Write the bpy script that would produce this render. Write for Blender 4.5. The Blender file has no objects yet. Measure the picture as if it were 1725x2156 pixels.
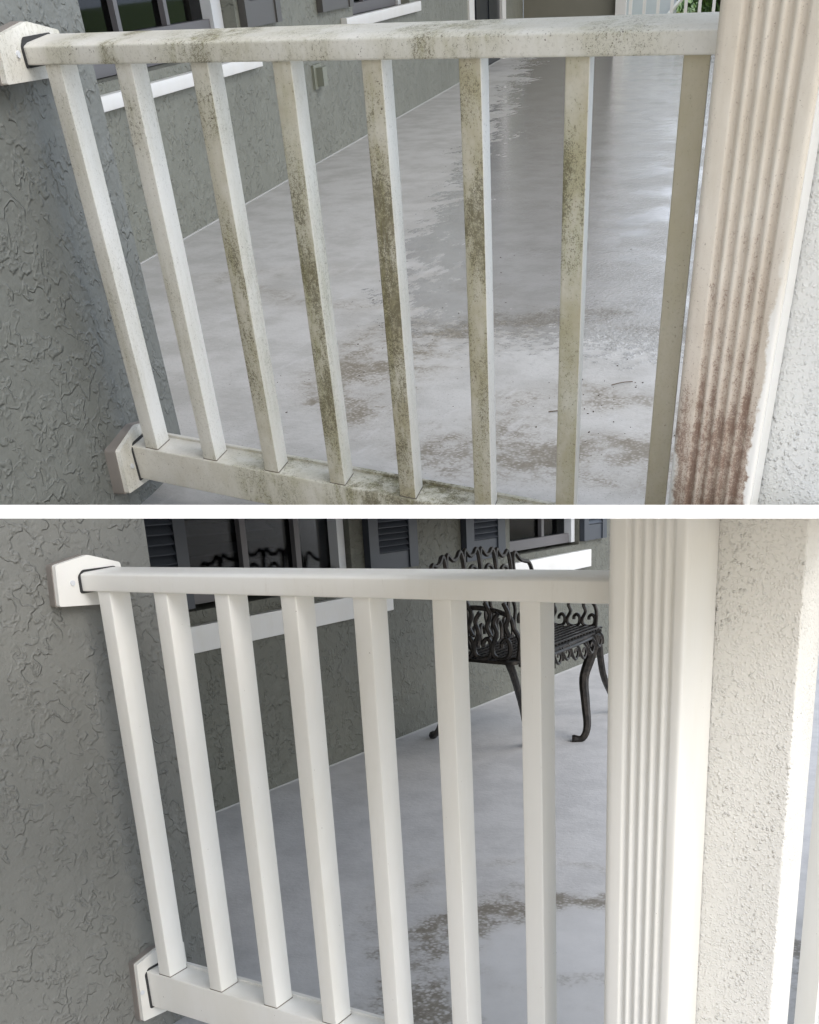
import bpy, bmesh, math, random
from mathutils import Matrix, Vector, Euler
random.seed(7)
S = bpy.context.scene
COL = S.collection

# ------------------------------------------------------------------ camera, sky, sun, exposure
F_PX, FRAME_W, FRAME_H = 2027.66, 1725.0, 2156.25
PX, PY = 956.50, 1738.52
# rows: right, down and forward of the camera in the axes of the lower porch (x along its rail, y into it, z up)
RB = Matrix(((0.86429283, 0.50125877, -0.04168382), (0.13469967, -0.31050544, -0.94097947), (-0.48461727, 0.80766702, -0.33588702)))
# the same in the axes of the upper porch
RA = Matrix(((0.87367044, 0.48403638, -0.04907892), (0.29473275, -0.60682983, -0.73816676), (-0.38708212, 0.63044931, -0.67283066)))
CAM = Vector((0, 0, 1.05))
cam_data = bpy.data.cameras.new('camera')
cam = bpy.data.objects.new('camera', cam_data)
COL.objects.link(cam)
r = RB
cam.matrix_world = Matrix.Translation(CAM) @ Matrix(((r[0][0], -r[1][0], -r[2][0]), (r[0][1], -r[1][1], -r[2][1]), (r[0][2], -r[1][2], -r[2][2]))).to_4x4()
cam_data.sensor_fit = 'VERTICAL'
cam_data.sensor_height = 24
cam_data.lens = 24 * F_PX / FRAME_H
cam_data.shift_x = -(PX - FRAME_W / 2) / FRAME_H
cam_data.shift_y = (PY - FRAME_H / 2) / FRAME_H
cam_data.clip_start = 0.05
cam_data.clip_end = 500
S.camera = cam

SUN_AZ, SUN_EL = math.radians(106), math.radians(38)   # azimuth from +y clockwise: from the right and behind the camera
W = bpy.data.worlds.new('World')
S.world = W
W.use_nodes = True
wn = W.node_tree
bg = wn.nodes['Background']
sky = wn.nodes.new('ShaderNodeTexSky')
sky.sky_type = 'NISHITA'
sky.sun_disc = False
sky.sun_elevation = SUN_EL
sky.sun_rotation = SUN_AZ
sky.air_density = 1.0
sky.dust_density = 1.6
# thin bright cloud over much of the sky
wtc = wn.nodes.new('ShaderNodeTexCoord')
wno = wn.nodes.new('ShaderNodeTexNoise')
wno.inputs['Scale'].default_value = 2.3
wno.inputs['Detail'].default_value = 5
wn.links.new(wtc.outputs['Generated'], wno.inputs['Vector'])
wmr = wn.nodes.new('ShaderNodeMapRange')
wmr.inputs[1].default_value = 0.40
wmr.inputs[2].default_value = 0.62
wmr.inputs[3].default_value = 0.15
wmr.inputs[4].default_value = 0.85
wn.links.new(wno.outputs[0], wmr.inputs[0])
wmx = wn.nodes.new('ShaderNodeMix')
wmx.data_type = 'RGBA'
wmx.inputs[7].default_value = (7.2, 7.6, 8.3, 1)
wn.links.new(wmr.outputs[0], wmx.inputs[0])
wn.links.new(sky.outputs[0], wmx.inputs[6])
wn.links.new(wmx.outputs[2], bg.inputs[0])
bg.inputs[1].default_value = 0.15
sd = bpy.data.lights.new('sun', 'SUN')
sd.energy = 0.5
sd.angle = math.radians(30)
sd.color = (1.0, 0.98, 0.955)
sun = bpy.data.objects.new('sun', sd)
COL.objects.link(sun)
sv = Vector((math.sin(SUN_AZ) * math.cos(SUN_EL), math.cos(SUN_AZ) * math.cos(SUN_EL), math.sin(SUN_EL)))
sun.rotation_euler = sv.to_track_quat('Z', 'Y').to_euler()
sun.location = sv * 20
S.view_settings.view_transform = 'Standard'
S.view_settings.look = 'None'
S.view_settings.gamma = 1
S.view_settings.exposure = 1.06
S.view_settings.use_curve_mapping = False
S.cycles.max_bounces = 8

# ------------------------------------------------------------------ frames of the two porches
MB = Matrix.Translation(CAM)                                   # lower porch: world axes, camera at its origin
MA = MB @ (RB.transposed() @ RA).to_4x4()                      # upper porch leans back on the divider board
CAM_X, CAM_Y, CAM_Z = Vector(RB[0]), Vector(RB[1]), Vector(RB[2])
BOARD_N = (CAM_Y * -1 + CAM_Z * ((1077.5 - PY) / F_PX)).normalized()   # normal of the divider board between the porches, upwards
TA, TB = -0.2993534989707241, 0.03681475103466064
def wallframe(t):
    return Vector((math.cos(t), -math.sin(t), 0)), Vector((math.sin(t), math.cos(t), 0))
NA, DA = wallframe(TA)
NB, DB = wallframe(TB)

# ------------------------------------------------------------------ building helpers
def make(name, verts, faces, mat, M, parent=None, clip=0, base=None, smooth=True, angle=35, label=None, cat=None, kind=None, group=None, uvs=None):
    """One mesh object. verts are in the porch frame M. clip: +1 keeps what is above the divider board, -1 what is below, 0 all."""
    bm = bmesh.new()
    vs = [bm.verts.new(M @ Vector(v)) for v in verts]
    for f in faces:
        try:
            bm.faces.new([vs[i] for i in f])
        except ValueError:
            pass
    if clip:
        ds = [(v.co - CAM).dot(BOARD_N) * clip for v in bm.verts]
        if ds and min(ds) < 0:
            if max(ds) < 0:
                bm.free()
                return None
            g = bm.verts[:] + bm.edges[:] + bm.faces[:]
            res = bmesh.ops.bisect_plane(bm, geom=g, plane_co=CAM, plane_no=BOARD_N * clip, clear_inner=True)
            cut = [e for e in res['geom_cut'] if isinstance(e, bmesh.types.BMEdge)]
            if cut:
                try:
                    bmesh.ops.holes_fill(bm, edges=[e for e in bm.edges if e.is_boundary and e in set(cut)], sides=0)
                except Exception:
                    pass
    if not bm.faces:
        bm.free()
        return None
    if parent is not None:
        top = parent
        while top.parent is not None:
            top = top.parent
        R = top.matrix_world            # parts and sub-parts share the axes of their thing
    else:
        R = M @ Matrix.Translation(Vector(base)) if base is not None else M.copy()
    inv = R.inverted()
    for v in bm.verts:
        v.co = inv @ v.co
    bmesh.ops.recalc_face_normals(bm, faces=bm.faces[:])
    ca = math.radians(angle)
    for e in bm.edges:
        e.smooth = len(e.link_faces) == 2 and e.calc_face_angle(0) < ca
    for f in bm.faces:
        f.smooth = smooth
    me = bpy.data.meshes.new(name)
    bm.to_mesh(me)
    bm.free()
    me.materials.append(mat)
    o = bpy.data.objects.new(name, me)
    COL.objects.link(o)
    if parent is not None:
        o.parent = parent
    else:
        o.matrix_world = R
    tag(o, label, cat, kind, group)
    return o

def tag(o, label=None, cat=None, kind=None, group=None):
    for k, v in (('label', label), ('category', cat), ('kind', kind), ('group', group)):
        if v:
            o[k] = v

def root(name, M, base, label, cat, group=None):
    o = bpy.data.objects.new(name, None)
    COL.objects.link(o)
    o.matrix_world = M @ Matrix.Translation(Vector(base))
    o.empty_display_size = 0.05
    tag(o, label, cat, None, group)
    bpy.context.view_layer.update()
    return o

class MB_:
    def __init__(s):
        s.v, s.f = [], []
    def add(s, v, f):
        b = len(s.v)
        s.v += [tuple(x) for x in v]
        s.f += [[i + b for i in q] for q in f]
        return s

def boxg(o, ax, ay, az):
    """box from corner o and three edge vectors"""
    o, ax, ay, az = map(Vector, (o, ax, ay, az))
    v = [o, o + ax, o + ax + ay, o + ay]
    v += [p + az for p in v]
    return v, [[3, 2, 1, 0], [4, 5, 6, 7], [0, 1, 5, 4], [1, 2, 6, 5], [2, 3, 7, 6], [3, 0, 4, 7]]

def box(x0, x1, y0, y1, z0, z1):
    return boxg((x0, y0, z0), (x1 - x0, 0, 0), (0, y1 - y0, 0), (0, 0, z1 - z0))

def wbox(N, D, c0, c1, s0, s1, z0, z1):
    return boxg(N * c0 + D * s0 + Vector((0, 0, z0)), N * (c1 - c0), D * (s1 - s0), (0, 0, z1 - z0))

def bevel_poly(pts, r, n=3):
    """round the corners of a closed 2D polygon; r may be a list"""
    out = []
    m = len(pts)
    for i in range(m):
        p, a, b = Vector(pts[i]), Vector(pts[i - 1]), Vector(pts[(i + 1) % m])
        ri = r[i] if isinstance(r, (list, tuple)) else r
        if ri <= 0:
            out.append(tuple(p))
            continue
        u, w = (a - p).normalized(), (b - p).normalized()
        p0, p2 = p + u * ri, p + w * ri
        for k in range(n + 1):
            t = k / n
            out.append(tuple(p0 * (1 - t) ** 2 + p * 2 * t * (1 - t) + p2 * t * t))
    return out

def prism(pts2, fn, t0, t1, seg=1):
    """extrude closed 2D polygon; fn(a, b, t) -> 3D point"""
    n = len(pts2)
    v, f = [], []
    for k in range(seg + 1):
        t = t0 + (t1 - t0) * k / seg
        v += [fn(a, b, t) for a, b in pts2]
    for k in range(seg):
        for i in range(n):
            j = (i + 1) % n
            f.append([k * n + i, k * n + j, (k + 1) * n + j, (k + 1) * n + i])
    f.append(list(range(n))[::-1])
    f.append([seg * n + i for i in range(n)])
    return v, f

def tube(pts, rad, sides=6, closed=False):
    pts = [Vector(p) for p in pts]
    n = len(pts)
    v, f = [], []
    up = None
    for i, p in enumerate(pts):
        a = pts[i - 1] if (i or closed) else p
        b = pts[(i + 1) % n] if (i < n - 1 or closed) else p
        t = (b - a).normalized()
        if up is None:
            up = Vector((0, 0, 1)) if abs(t.z) < 0.9 else Vector((1, 0, 0))
        s = t.cross(up).normalized()
        up = s.cross(t).normalized()
        rr = rad(i / max(1, n - 1)) if callable(rad) else rad
        for k in range(sides):
            a_ = 2 * math.pi * k / sides
            v.append(p + (s * math.cos(a_) + up * math.sin(a_)) * rr)
    m = n if closed else n - 1
    for i in range(m):
        for k in range(sides):
            j, k2 = (i + 1) % n, (k + 1) % sides
            f.append([i * sides + k, i * sides + k2, j * sides + k2, j * sides + k])
    if not closed:
        f.append(list(range(sides))[::-1])
        f.append([(n - 1) * sides + k for k in range(sides)])
    return v, f

def smoothline(pts, n=6):
    """Catmull-Rom through 3D points"""
    P = [Vector(p) for p in pts]
    P = [P[0] * 2 - P[1]] + P + [P[-1] * 2 - P[-2]]
    out = []
    for i in range(1, len(P) - 2):
        for k in range(n):
            t = k / n
            a, b, c, d = P[i - 1], P[i], P[i + 1], P[i + 2]
            out.append(0.5 * ((2 * b) + (c - a) * t + (2 * a - 5 * b + 4 * c - d) * t * t + (3 * b - a - 3 * c + d) * t ** 3))
    out.append(P[-2])
    return out

# ------------------------------------------------------------------ materials
class Nt:
    def __init__(s, name):
        s.m = bpy.data.materials.new(name)
        s.m.use_nodes = True
        s.t = s.m.node_tree
        s.b = s.t.nodes['Principled BSDF']
        s.co = s.t.nodes.new('ShaderNodeTexCoord').outputs['Object']
    def link(s, a, b):
        s.t.links.new(a, b)
    def _in(s, node, i, v):
        if v is None:
            return
        if hasattr(v, 'is_output') or isinstance(v, bpy.types.NodeSocket):
            s.link(v, node.inputs[i])
        else:
            node.inputs[i].default_value = v
    def math(s, op, a, b=None, c=None, clamp=False):
        n = s.t.nodes.new('ShaderNodeMath')
        n.operation = op
        n.use_clamp = clamp
        for i, v in enumerate((a, b, c)):
            s._in(n, i, v)
        return n.outputs[0]
    def noise(s, scale, detail=2, rough=0.5, dist=0.0, vec=None, stretch=None, offset=None):
        v = vec or s.co
        if stretch or offset:
            mp = s.t.nodes.new('ShaderNodeMapping')
            s.link(v, mp.inputs[0])
            if stretch:
                mp.inputs['Scale'].default_value = stretch
            if offset:
                mp.inputs['Location'].default_value = offset
            v = mp.outputs[0]
        n = s.t.nodes.new('ShaderNodeTexNoise')
        s.link(v, n.inputs['Vector'])
        n.inputs['Scale'].default_value = scale
        n.inputs['Detail'].default_value = detail
        n.inputs['Roughness'].default_value = rough
        n.inputs['Distortion'].default_value = dist
        return n.outputs[0]
    def voro(s, scale, vec=None, feature='F1', rand=1.0):
        n = s.t.nodes.new('ShaderNodeTexVoronoi')
        n.feature = feature
        s.link(vec or s.co, n.inputs['Vector'])
        n.inputs['Scale'].default_value = scale
        n.inputs['Randomness'].default_value = rand
        return n.outputs['Distance']
    def step(s, v, a, b, lo=0.0, hi=1.0):
        n = s.t.nodes.new('ShaderNodeMapRange')
        n.interpolation_type = 'SMOOTHSTEP'
        s._in(n, 0, v)
        n.inputs[1].default_value = a
        n.inputs[2].default_value = b
        n.inputs[3].default_value = lo
        n.inputs[4].default_value = hi
        return n.outputs[0]
    def mix(s, f, a, b):
        n = s.t.nodes.new('ShaderNodeMix')
        n.data_type = 'RGBA'
        s._in(n, 0, f)
        for i, v in ((6, a), (7, b)):
            if isinstance(v, (tuple, list)) and len(v) == 3:
                v = (*v, 1)
            s._in(n, i, v)
        return n.outputs[2]
    def xyz(s, vec=None):
        n = s.t.nodes.new('ShaderNodeSeparateXYZ')
        s.link(vec or s.co, n.inputs[0])
        return n.outputs
    def bump(s, h, dist, strength=1.0, normal=None):
        n = s.t.nodes.new('ShaderNodeBump')
        n.inputs['Strength'].default_value = strength
        n.inputs['Distance'].default_value = dist
        s.link(h, n.inputs['Height'])
        if normal is not None:
            s.link(normal, n.inputs['Normal'])
        return n.outputs[0]
    def done(s, color=None, rough=None, normal=None, spec=None, metal=None):
        if isinstance(color, (tuple, list)):
            color = (*color, 1) if len(color) == 3 else color
        s._in(s.b, 'Base Color', color)
        s._in(s.b, 'Roughness', rough)
        if normal is not None:
            s.link(normal, s.b.inputs['Normal'])
        if spec is not None:
            s.b.inputs['Specular IOR Level'].default_value = spec
        if metal is not None:
            s.b.inputs['Metallic'].default_value = metal
        return s.m

def plain(name, c, rough=0.5, spec=0.5, metal=0, var=0.08):
    n = Nt(name)
    f = n.noise(9, 4, 0.6)
    col = n.mix(f, tuple(x * (1 - var) for x in c), tuple(min(1, x * (1 + var)) for x in c))
    return n.done(col, rough, n.bump(n.noise(120, 2), 0.0003, 0.5), spec, metal)

def lace_stucco(name, c, scale=22, depth=0.0030, dark=0.90):
    """knocked-down stucco: smooth ground, flattened patches with short broken raised edges, some grit"""
    n = Nt(name)
    big = n.noise(2.2, 4, 0.65)
    a = n.noise(scale, 2, 0.5, 0.25)
    keep = n.step(n.noise(scale * 0.55, 3, 0.6, offset=(5, 2, 8)), 0.42, 0.57)
    pl = n.math('MULTIPLY', n.step(a, 0.49, 0.56), n.math('ADD', n.math('MULTIPLY', keep, 0.8), 0.2))
    ridge = n.math('MULTIPLY', n.math('MULTIPLY', n.step(a, 0.475, 0.515), n.step(a, 0.60, 0.53)), keep)
    a2 = n.noise(scale * 1.6, 2, 0.5, 0.3, offset=(3.1, 7.7, 1.3))
    keep2 = n.step(n.noise(scale * 0.8, 3, 0.6, offset=(1, 12, 3)), 0.52, 0.62)
    r2 = n.math('MULTIPLY', n.math('MULTIPLY', n.step(a2, 0.50, 0.52), n.step(a2, 0.57, 0.535)), keep2)
    lump = n.math('MULTIPLY', n.noise(scale * 0.45, 4, 0.6, offset=(9, 1, 4)), 2.2)
    grit = n.math('MULTIPLY', n.step(n.voro(210), 0.30, 0.0), n.step(n.noise(70, 2), 0.55, 0.65))
    fine = n.noise(190, 3, 0.7)
    h = n.math('ADD', n.math('MULTIPLY', pl, 0.50), n.math('MULTIPLY', ridge, 0.50))
    h = n.math('ADD', h, n.math('MULTIPLY', r2, 0.35))
    h = n.math('ADD', h, n.math('ADD', lump, n.math('ADD', n.math('MULTIPLY', fine, 0.13), n.math('MULTIPLY', grit, 0.25))))
    col = n.mix(n.step(big, 0.3, 0.7), tuple(x * dark for x in c), c)
    col = n.mix(n.math('MULTIPLY', n.step(n.noise(18, 5, 0.75), 0.45, 0.75), 0.22), col, tuple(x * 1.22 for x in c))
    col = n.mix(n.math('MULTIPLY', n.step(n.noise(320, 2, 0.6), 0.72, 0.78), 0.5), col, tuple(x * 2.3 for x in c))
    return n.done(col, 0.55, n.bump(h, depth, 1.0), 0.4)

def bead_stucco(name, c, scale=240):
    """sprayed bead stucco, coarser in patches"""
    n = Nt(name)
    w = n.step(n.noise(9, 2), 0.4, 0.62)
    v1 = n.step(n.voro(scale), 0.55, 0.05)
    v2 = n.step(n.voro(scale * 0.62), 0.52, 0.0)
    sparse = n.step(n.noise(scale * 0.35, 2), 0.42, 0.56)
    h = n.math('ADD', n.math('MULTIPLY', v1, 0.35), n.math('MULTIPLY', n.math('MULTIPLY', v2, sparse), n.math('ADD', n.math('MULTIPLY', w, 0.8), 0.3)))
    h = n.math('ADD', h, n.math('MULTIPLY', n.noise(scale * 0.5, 3), 0.5))
    col = n.mix(n.step(n.noise(5, 4, 0.6), 0.35, 0.7), c, tuple(x * 0.93 for x in c))
    return n.done(col, 0.6, n.bump(h, 0.0024, 1.0), 0.35)

def clean_white(name, c=(0.77, 0.76, 0.72)):
    n = Nt(name)
    col = n.mix(n.step(n.noise(6, 5, 0.7, stretch=(1, 1, 0.3)), 0.35, 0.75), c, (c[0] * 0.94, c[1] * 0.93, c[2] * 0.90))
    sc = n.math('MULTIPLY', n.step(n.noise(40, 5, 0.8, stretch=(2, 2, 0.25), offset=(4, 4, 4)), 0.60, 0.72), 0.30)
    col = n.mix(sc, col, (c[0] * 0.80, c[1] * 0.78, c[2] * 0.74))
    sp = n.step(n.noise(210, 2, 0.5), 0.765, 0.79)
    col = n.mix(n.math('MULTIPLY', sp, 0.6), col, (0.20, 0.16, 0.12))
    h = n.math('ADD', n.math('MULTIPLY', n.noise(300, 2), 0.3), n.noise(22, 2))
    return n.done(col, 0.33, n.bump(h, 0.0006, 0.5), 0.5)

def dirty_white(name, z_blobs, grime=0.35, green=0.5, side=0.35, specks=0.5, offset=(0, 0, 0), axis='Z', base=(0.765, 0.755, 0.715), mould=(0.090, 0.072, 0.042)):
    """white paint under grime: z_blobs is a list of (centre, half width, density) along the piece; right hand faces stay cleaner"""
    n = Nt(name)
    X = n.xyz()
    t = n.math('ADD', X[axis], {'Z': -0.706, 'X': -1.40}[axis])     # distance along the railing's own frame
    dens = None
    for cz, hw, de in z_blobs:
        d = n.math('ABSOLUTE', n.math('SUBTRACT', t, cz))
        g = n.step(d, hw, hw * 0.15, 0, de)
        dens = g if dens is None else n.math('MAXIMUM', dens, g)
    if dens is None:
        dens = n.math('MULTIPLY', t, 0)
    # which way a face looks decides how much algae sticks to it
    geo = n.t.nodes.new('ShaderNodeNewGeometry')
    tr = n.t.nodes.new('ShaderNodeVectorTransform')
    tr.vector_type = 'NORMAL'
    tr.convert_from, tr.convert_to = 'WORLD', 'OBJECT'
    n.link(geo.outputs['Normal'], tr.inputs[0])
    nx = n.xyz(tr.outputs[0])['X']
    face = n.step(nx, 0.75, 0.15, side, 1.0)
    if axis == 'Z':
        ends = n.math('MAXIMUM', n.step(t, -0.125, -0.098, 0, 0.45), n.step(t, -0.60, -0.645, 0, 0.5))
        dens = n.math('MAXIMUM', dens, ends)
    med = n.noise(28, 5, 0.7, offset=offset, stretch=(1, 1, 0.32))
    fin = n.noise(900, 2, 0.6, offset=offset)
    fin2 = n.noise(240, 4, 0.8, offset=offset)
    dm = n.math('MULTIPLY', n.math('MULTIPLY', dens, n.step(med, 0.28, 0.62, 0.25, 1.25)), face)
    # speckle threshold moves with density
    th = n.math('SUBTRACT', n.math('ADD', n.math('MULTIPLY', fin, 0.55), n.math('MULTIPLY', fin2, 0.45)), n.math('SUBTRACT', 0.67, n.math('MULTIPLY', dm, 0.185)))
    spk = n.math('MULTIPLY', n.step(th, -0.02, 0.06), n.step(n.noise(60, 3, 0.7, offset=offset), 0.3, 0.6, 0.55, 1.0))
    drip = n.step(n.noise(70, 4, 0.7, stretch=(1, 1, 0.07) if axis == 'Z' else (1, 1, 0.5), offset=offset), 0.48, 0.66)
    film = n.math('MULTIPLY', n.math('MULTIPLY', dm, n.math('ADD', 0.75, n.math('MULTIPLY', drip, 0.5))), 0.55)
    gr = n.math('MULTIPLY', n.math('MULTIPLY', n.step(n.noise(11, 4, 0.7, offset=offset), 0.3, 0.7, 0.45, 1), grime), face)
    dust = n.math('MULTIPLY', n.math('MULTIPLY', n.step(fin2, 0.52, 0.64), 0.30), n.step(n.noise(7, 3, 0.6, offset=offset), 0.35, 0.6, 0.3, 1.0))
    col = n.mix(gr, base, (0.42, 0.375, 0.265))
    col = n.mix(dust, col, (0.26, 0.24, 0.19))
    mg = (0.30, 0.27 + 0.03 * green, 0.14)
    col = n.mix(film, col, mg)
    col = n.mix(n.math('MULTIPLY', spk, 0.72), col, mould)
    dots = n.math('MULTIPLY', n.step(n.noise(330, 2, 0.5, offset=(offset[0] + 5, offset[1], offset[2])), 0.66, 0.70), n.step(n.noise(26, 3, 0.7, offset=(1, offset[1], 2)), 0.50, 0.62, 0, specks))
    col = n.mix(dots, col, (0.07, 0.045, 0.03))
    h = n.math('ADD', n.math('MULTIPLY', spk, 0.5), n.math('ADD', n.noise(22, 2), n.math('MULTIPLY', fin, 0.4)))
    rough = n.math('ADD', 0.42, n.math('MULTIPLY', spk, 0.4))
    return n.done(col, rough, n.bump(h, 0.0006, 0.5), 0.45)

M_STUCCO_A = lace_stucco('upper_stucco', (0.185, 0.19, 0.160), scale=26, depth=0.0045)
M_STUCCO_A_NEAR_SKYTINT = lace_stucco('upper_stucco_near_skytint', (0.152, 0.160, 0.147), scale=35, depth=0.0032)  # same stucco as the house wall, bluish sky tone put into the colour
M_STUCCO_B_SHADED = lace_stucco('lower_stucco_shaded', (0.125, 0.127, 0.105), scale=26, depth=0.0045)  # same paint as the near wall, shade under the porch roof darkened in
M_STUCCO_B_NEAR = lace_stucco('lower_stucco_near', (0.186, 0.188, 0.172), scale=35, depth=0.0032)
M_LEDGE = plain('ledge_paint', (0.17, 0.16, 0.135), 0.6, var=0.2)
M_WHITE = clean_white('clean_white_paint')
M_WHITE2 = clean_white('trim_white_paint', (0.72, 0.72, 0.71))
M_BEAD = bead_stucco('cream_bead_stucco', (0.75, 0.735, 0.69), 290)
M_BEAD_A = bead_stucco('white_bead_stucco', (0.74, 0.74, 0.71), 270)
M_BOARD = plain('white_divider_paint', (0.92, 0.92, 0.92), 0.7, var=0.0)
M_SHUT_A = plain('grey_brown_shutter', (0.085, 0.082, 0.078), 0.45)
M_SHUT_B = plain('slate_shutter', (0.040, 0.047, 0.060), 0.42)
M_SASH = plain('bronze_sash', (0.12, 0.115, 0.12), 0.4)
M_SASH_W = plain('white_window_frame', (0.62, 0.64, 0.66), 0.4)
M_DOOR = plain('black_door', (0.012, 0.016, 0.022), 0.3)
M_CAULK = plain('grey_gasket', (0.21, 0.19, 0.17), 0.7, var=0.35)
M_SHADOWGAP = plain('shadow_gap', (0.03, 0.03, 0.03), 0.8)
M_BLIND = plain('dark_blind', (0.045, 0.045, 0.05), 0.5)
M_ROOM = plain('dark_room', (0.02, 0.02, 0.022), 0.8)
M_IRON = None

M_JOINT = plain('joint_dirt', (0.16, 0.14, 0.11), 0.8, var=0.4)

def glass_mat():
    n = Nt('window_glass')
    g = n.t.nodes.new('ShaderNodeBsdfGlossy')
    g.inputs['Roughness'].default_value = 0.03
    t = n.t.nodes.new('ShaderNodeBsdfTransparent')
    t.inputs[0].default_value = (0.55, 0.57, 0.60, 1)
    fr = n.t.nodes.new('ShaderNodeFresnel')
    fr.inputs[0].default_value = 1.28
    m = n.t.nodes.new('ShaderNodeMixShader')
    n.link(fr.outputs[0], m.inputs[0])
    n.link(t.outputs[0], m.inputs[1])
    n.link(g.outputs[0], m.inputs[2])
    out = n.t.nodes['Material Output']
    n.link(m.outputs[0], out.inputs['Surface'])
    return n.m
M_GLASS = glass_mat()

def iron_mat():
    n = Nt('cast_metal')
    col = n.mix(n.step(n.noise(40, 3), 0.4, 0.7), (0.016, 0.014, 0.012), (0.045, 0.037, 0.031))
    return n.done(col, 0.42, n.bump(n.noise(220, 3), 0.0012, 0.7), 0.5, 0.4)
M_IRON = iron_mat()

def floor_mat(name, upper):
    n = Nt(name)
    X = n.xyz()
    x, y = X['X'], X['Y']
    fine = n.noise(160, 4, 0.7)
    blot = n.noise(7, 5, 0.65)
    warp = n.noise(9, 4, 0.65)
    warp2 = n.noise(30, 3, 0.6, offset=(4, 4, 0))
    if upper:
        c0, c1 = (0.44, 0.437, 0.425), (0.345, 0.34, 0.325)
        # dirt ring left by a dried puddle: centre, radii in metres
        rings = [((-1.02, 2.18), (0.46, 0.46), 0.17, 1.05), ((-1.95, 2.75), (0.42, 0.18), 0.30, 0.45), ((-0.70, 1.95), (0.26, 0.22), 0.30, 0.7), ((-1.45, 2.3), (0.16, 0.26), 0.30, 0.55)]
    else:
        c0, c1 = (0.55, 0.545, 0.54), (0.46, 0.457, 0.455)
        rings = [((-0.66, 1.78), (0.50, 0.40), 0.14, 1.05), ((-0.95, 2.02), (0.46, 0.36), 0.08, 0.42)]
    col = n.mix(n.step(blot, 0.35, 0.68), c0, c1)
    col = n.mix(n.math('MULTIPLY', n.step(fine, 0.56, 0.70), 0.22), col, (0.2, 0.2, 0.19))
    tot = None
    inside = None
    for (cx, cy), (rx, ry), w, k in rings:
        dx = n.math('DIVIDE', n.math('SUBTRACT', x, cx), rx)
        dy = n.math('DIVIDE', n.math('SUBTRACT', y, cy), ry)
        rr = n.math('SQRT', n.math('ADD', n.math('MULTIPLY', dx, dx), n.math('MULTIPLY', dy, dy)))
        rr = n.math('ADD', rr, n.math('ADD', n.math('MULTIPLY', n.math('SUBTRACT', n.noise(3.2, 2, 0.5, offset=(cx, 3, 1)), 0.5), 0.5 if upper else 0.35), n.math('MULTIPLY', n.math('SUBTRACT', warp, 0.5), 0.7)))
        band = n.math('MULTIPLY', n.step(n.math('ABSOLUTE', n.math('SUBTRACT', rr, 1.0)), w * 2.4, 0.0, 0, k), n.step(n.noise(4.5, 3, 0.6, offset=(2, cy, 7)), 0.34, 0.58, 0.25, 1.1))
        tot = band if tot is None else n.math('MAXIMUM', tot, band)
        ins = n.step(rr, 1.0, 0.9)
        inside = ins if inside is None else inside
    cells = n.step(n.voro(85 if not upper else 120), 0.15, 0.55)
    cl = n.math('ADD', n.math('MULTIPLY', warp2, 0.42), n.math('ADD', n.math('MULTIPLY', n.noise(95, 5, 0.8, offset=(2, 8, 1)), 0.42), n.math('MULTIPLY', cells, 0.16)))
    dirt = n.step(n.math('SUBTRACT', cl, n.math('SUBTRACT', 0.65, n.math('MULTIPLY', tot, 0.22))), -0.07, 0.20)
    dirt = n.math('MULTIPLY', dirt, n.math('MINIMUM', n.math('MULTIPLY', tot, 1.6), 1.0))
    col = n.mix(n.math('MULTIPLY', inside, 0.45 if not upper else 0.12), col, (0.56, 0.56, 0.56) if not upper else (0.42, 0.42, 0.40))
    col = n.mix(n.math('MULTIPLY', tot, 0.30), col, (0.27, 0.235, 0.18))
    col = n.mix(n.math('MULTIPLY', dirt, 0.85), col, (0.155, 0.135, 0.10))
    pores = n.math('MULTIPLY', n.step(n.voro(300), 0.14, 0.04), n.step(n.noise(12, 3), 0.4, 0.6))
    col = n.mix(n.math('MULTIPLY', pores, 0.5), col, (0.14, 0.13, 0.12))
    if upper:
        # peppered grit near the rail
        near = n.step(y, 3.0, 1.9, 0, 1)
        pep = n.math('MULTIPLY', n.step(n.noise(230, 3, 0.6), 0.62, 0.68), n.math('MULTIPLY', near, n.step(n.noise(6, 3), 0.34, 0.55)))
        col = n.mix(n.math('MULTIPLY', pep, 0.75), col, (0.10, 0.09, 0.075))
        scrape = n.step(n.noise(16, 5, 0.75, stretch=(1.6, 0.35, 1), offset=(2, 2, 9)), 0.58, 0.66)
        col = n.mix(n.math('MULTIPLY', scrape, 0.35), col, (0.50, 0.50, 0.50))
        # wet: film of water thickens towards the open side of the porch
        wl = n.math('ADD', n.math('ADD', x, n.math('MULTIPLY', y, 0.42)), n.math('MULTIPLY', n.math('ADD', n.math('MULTIPLY', n.math('SUBTRACT', n.noise(2.6, 4, 0.6), 0.5), 0.9), n.math('MULTIPLY', n.math('SUBTRACT', n.noise(22, 5, 0.75, stretch=(1, 0.45, 1)), 0.5), 0.9)), 1.0))
        wet = n.math('MULTIPLY', n.step(wl, -0.70, -0.52), n.step(n.math('ADD', y, n.math('MULTIPLY', n.math('SUBTRACT', n.noise(30, 4, 0.7), 0.5), 1.2)), 2.30, 2.60))
        col = n.mix(n.math('MULTIPLY', wet, 0.45), col, (0.22, 0.22, 0.22))
        rough = n.math('ADD', n.math('MULTIPLY', wet, -0.49), n.math('ADD', 0.52, n.math('MULTIPLY', blot, 0.08)))
        h = n.math('MULTIPLY', n.noise(55, 3, 0.6), n.math('SUBTRACT', 1.0, n.math('MULTIPLY', wet, 0.65)))
        rip = n.math('MULTIPLY', n.math('MULTIPLY', n.noise(85, 3, 0.7, offset=(1, 5, 2)), n.step(n.math('ADD', x, n.math('MULTIPLY', y, 0.36)), -0.35, -0.05, 0.7, 3.6)), n.math('MULTIPLY', wet, n.step(n.noise(3.5, 3, 0.6, offset=(7, 1, 1)), 0.35, 0.6, 0.15, 1.0)))
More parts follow.
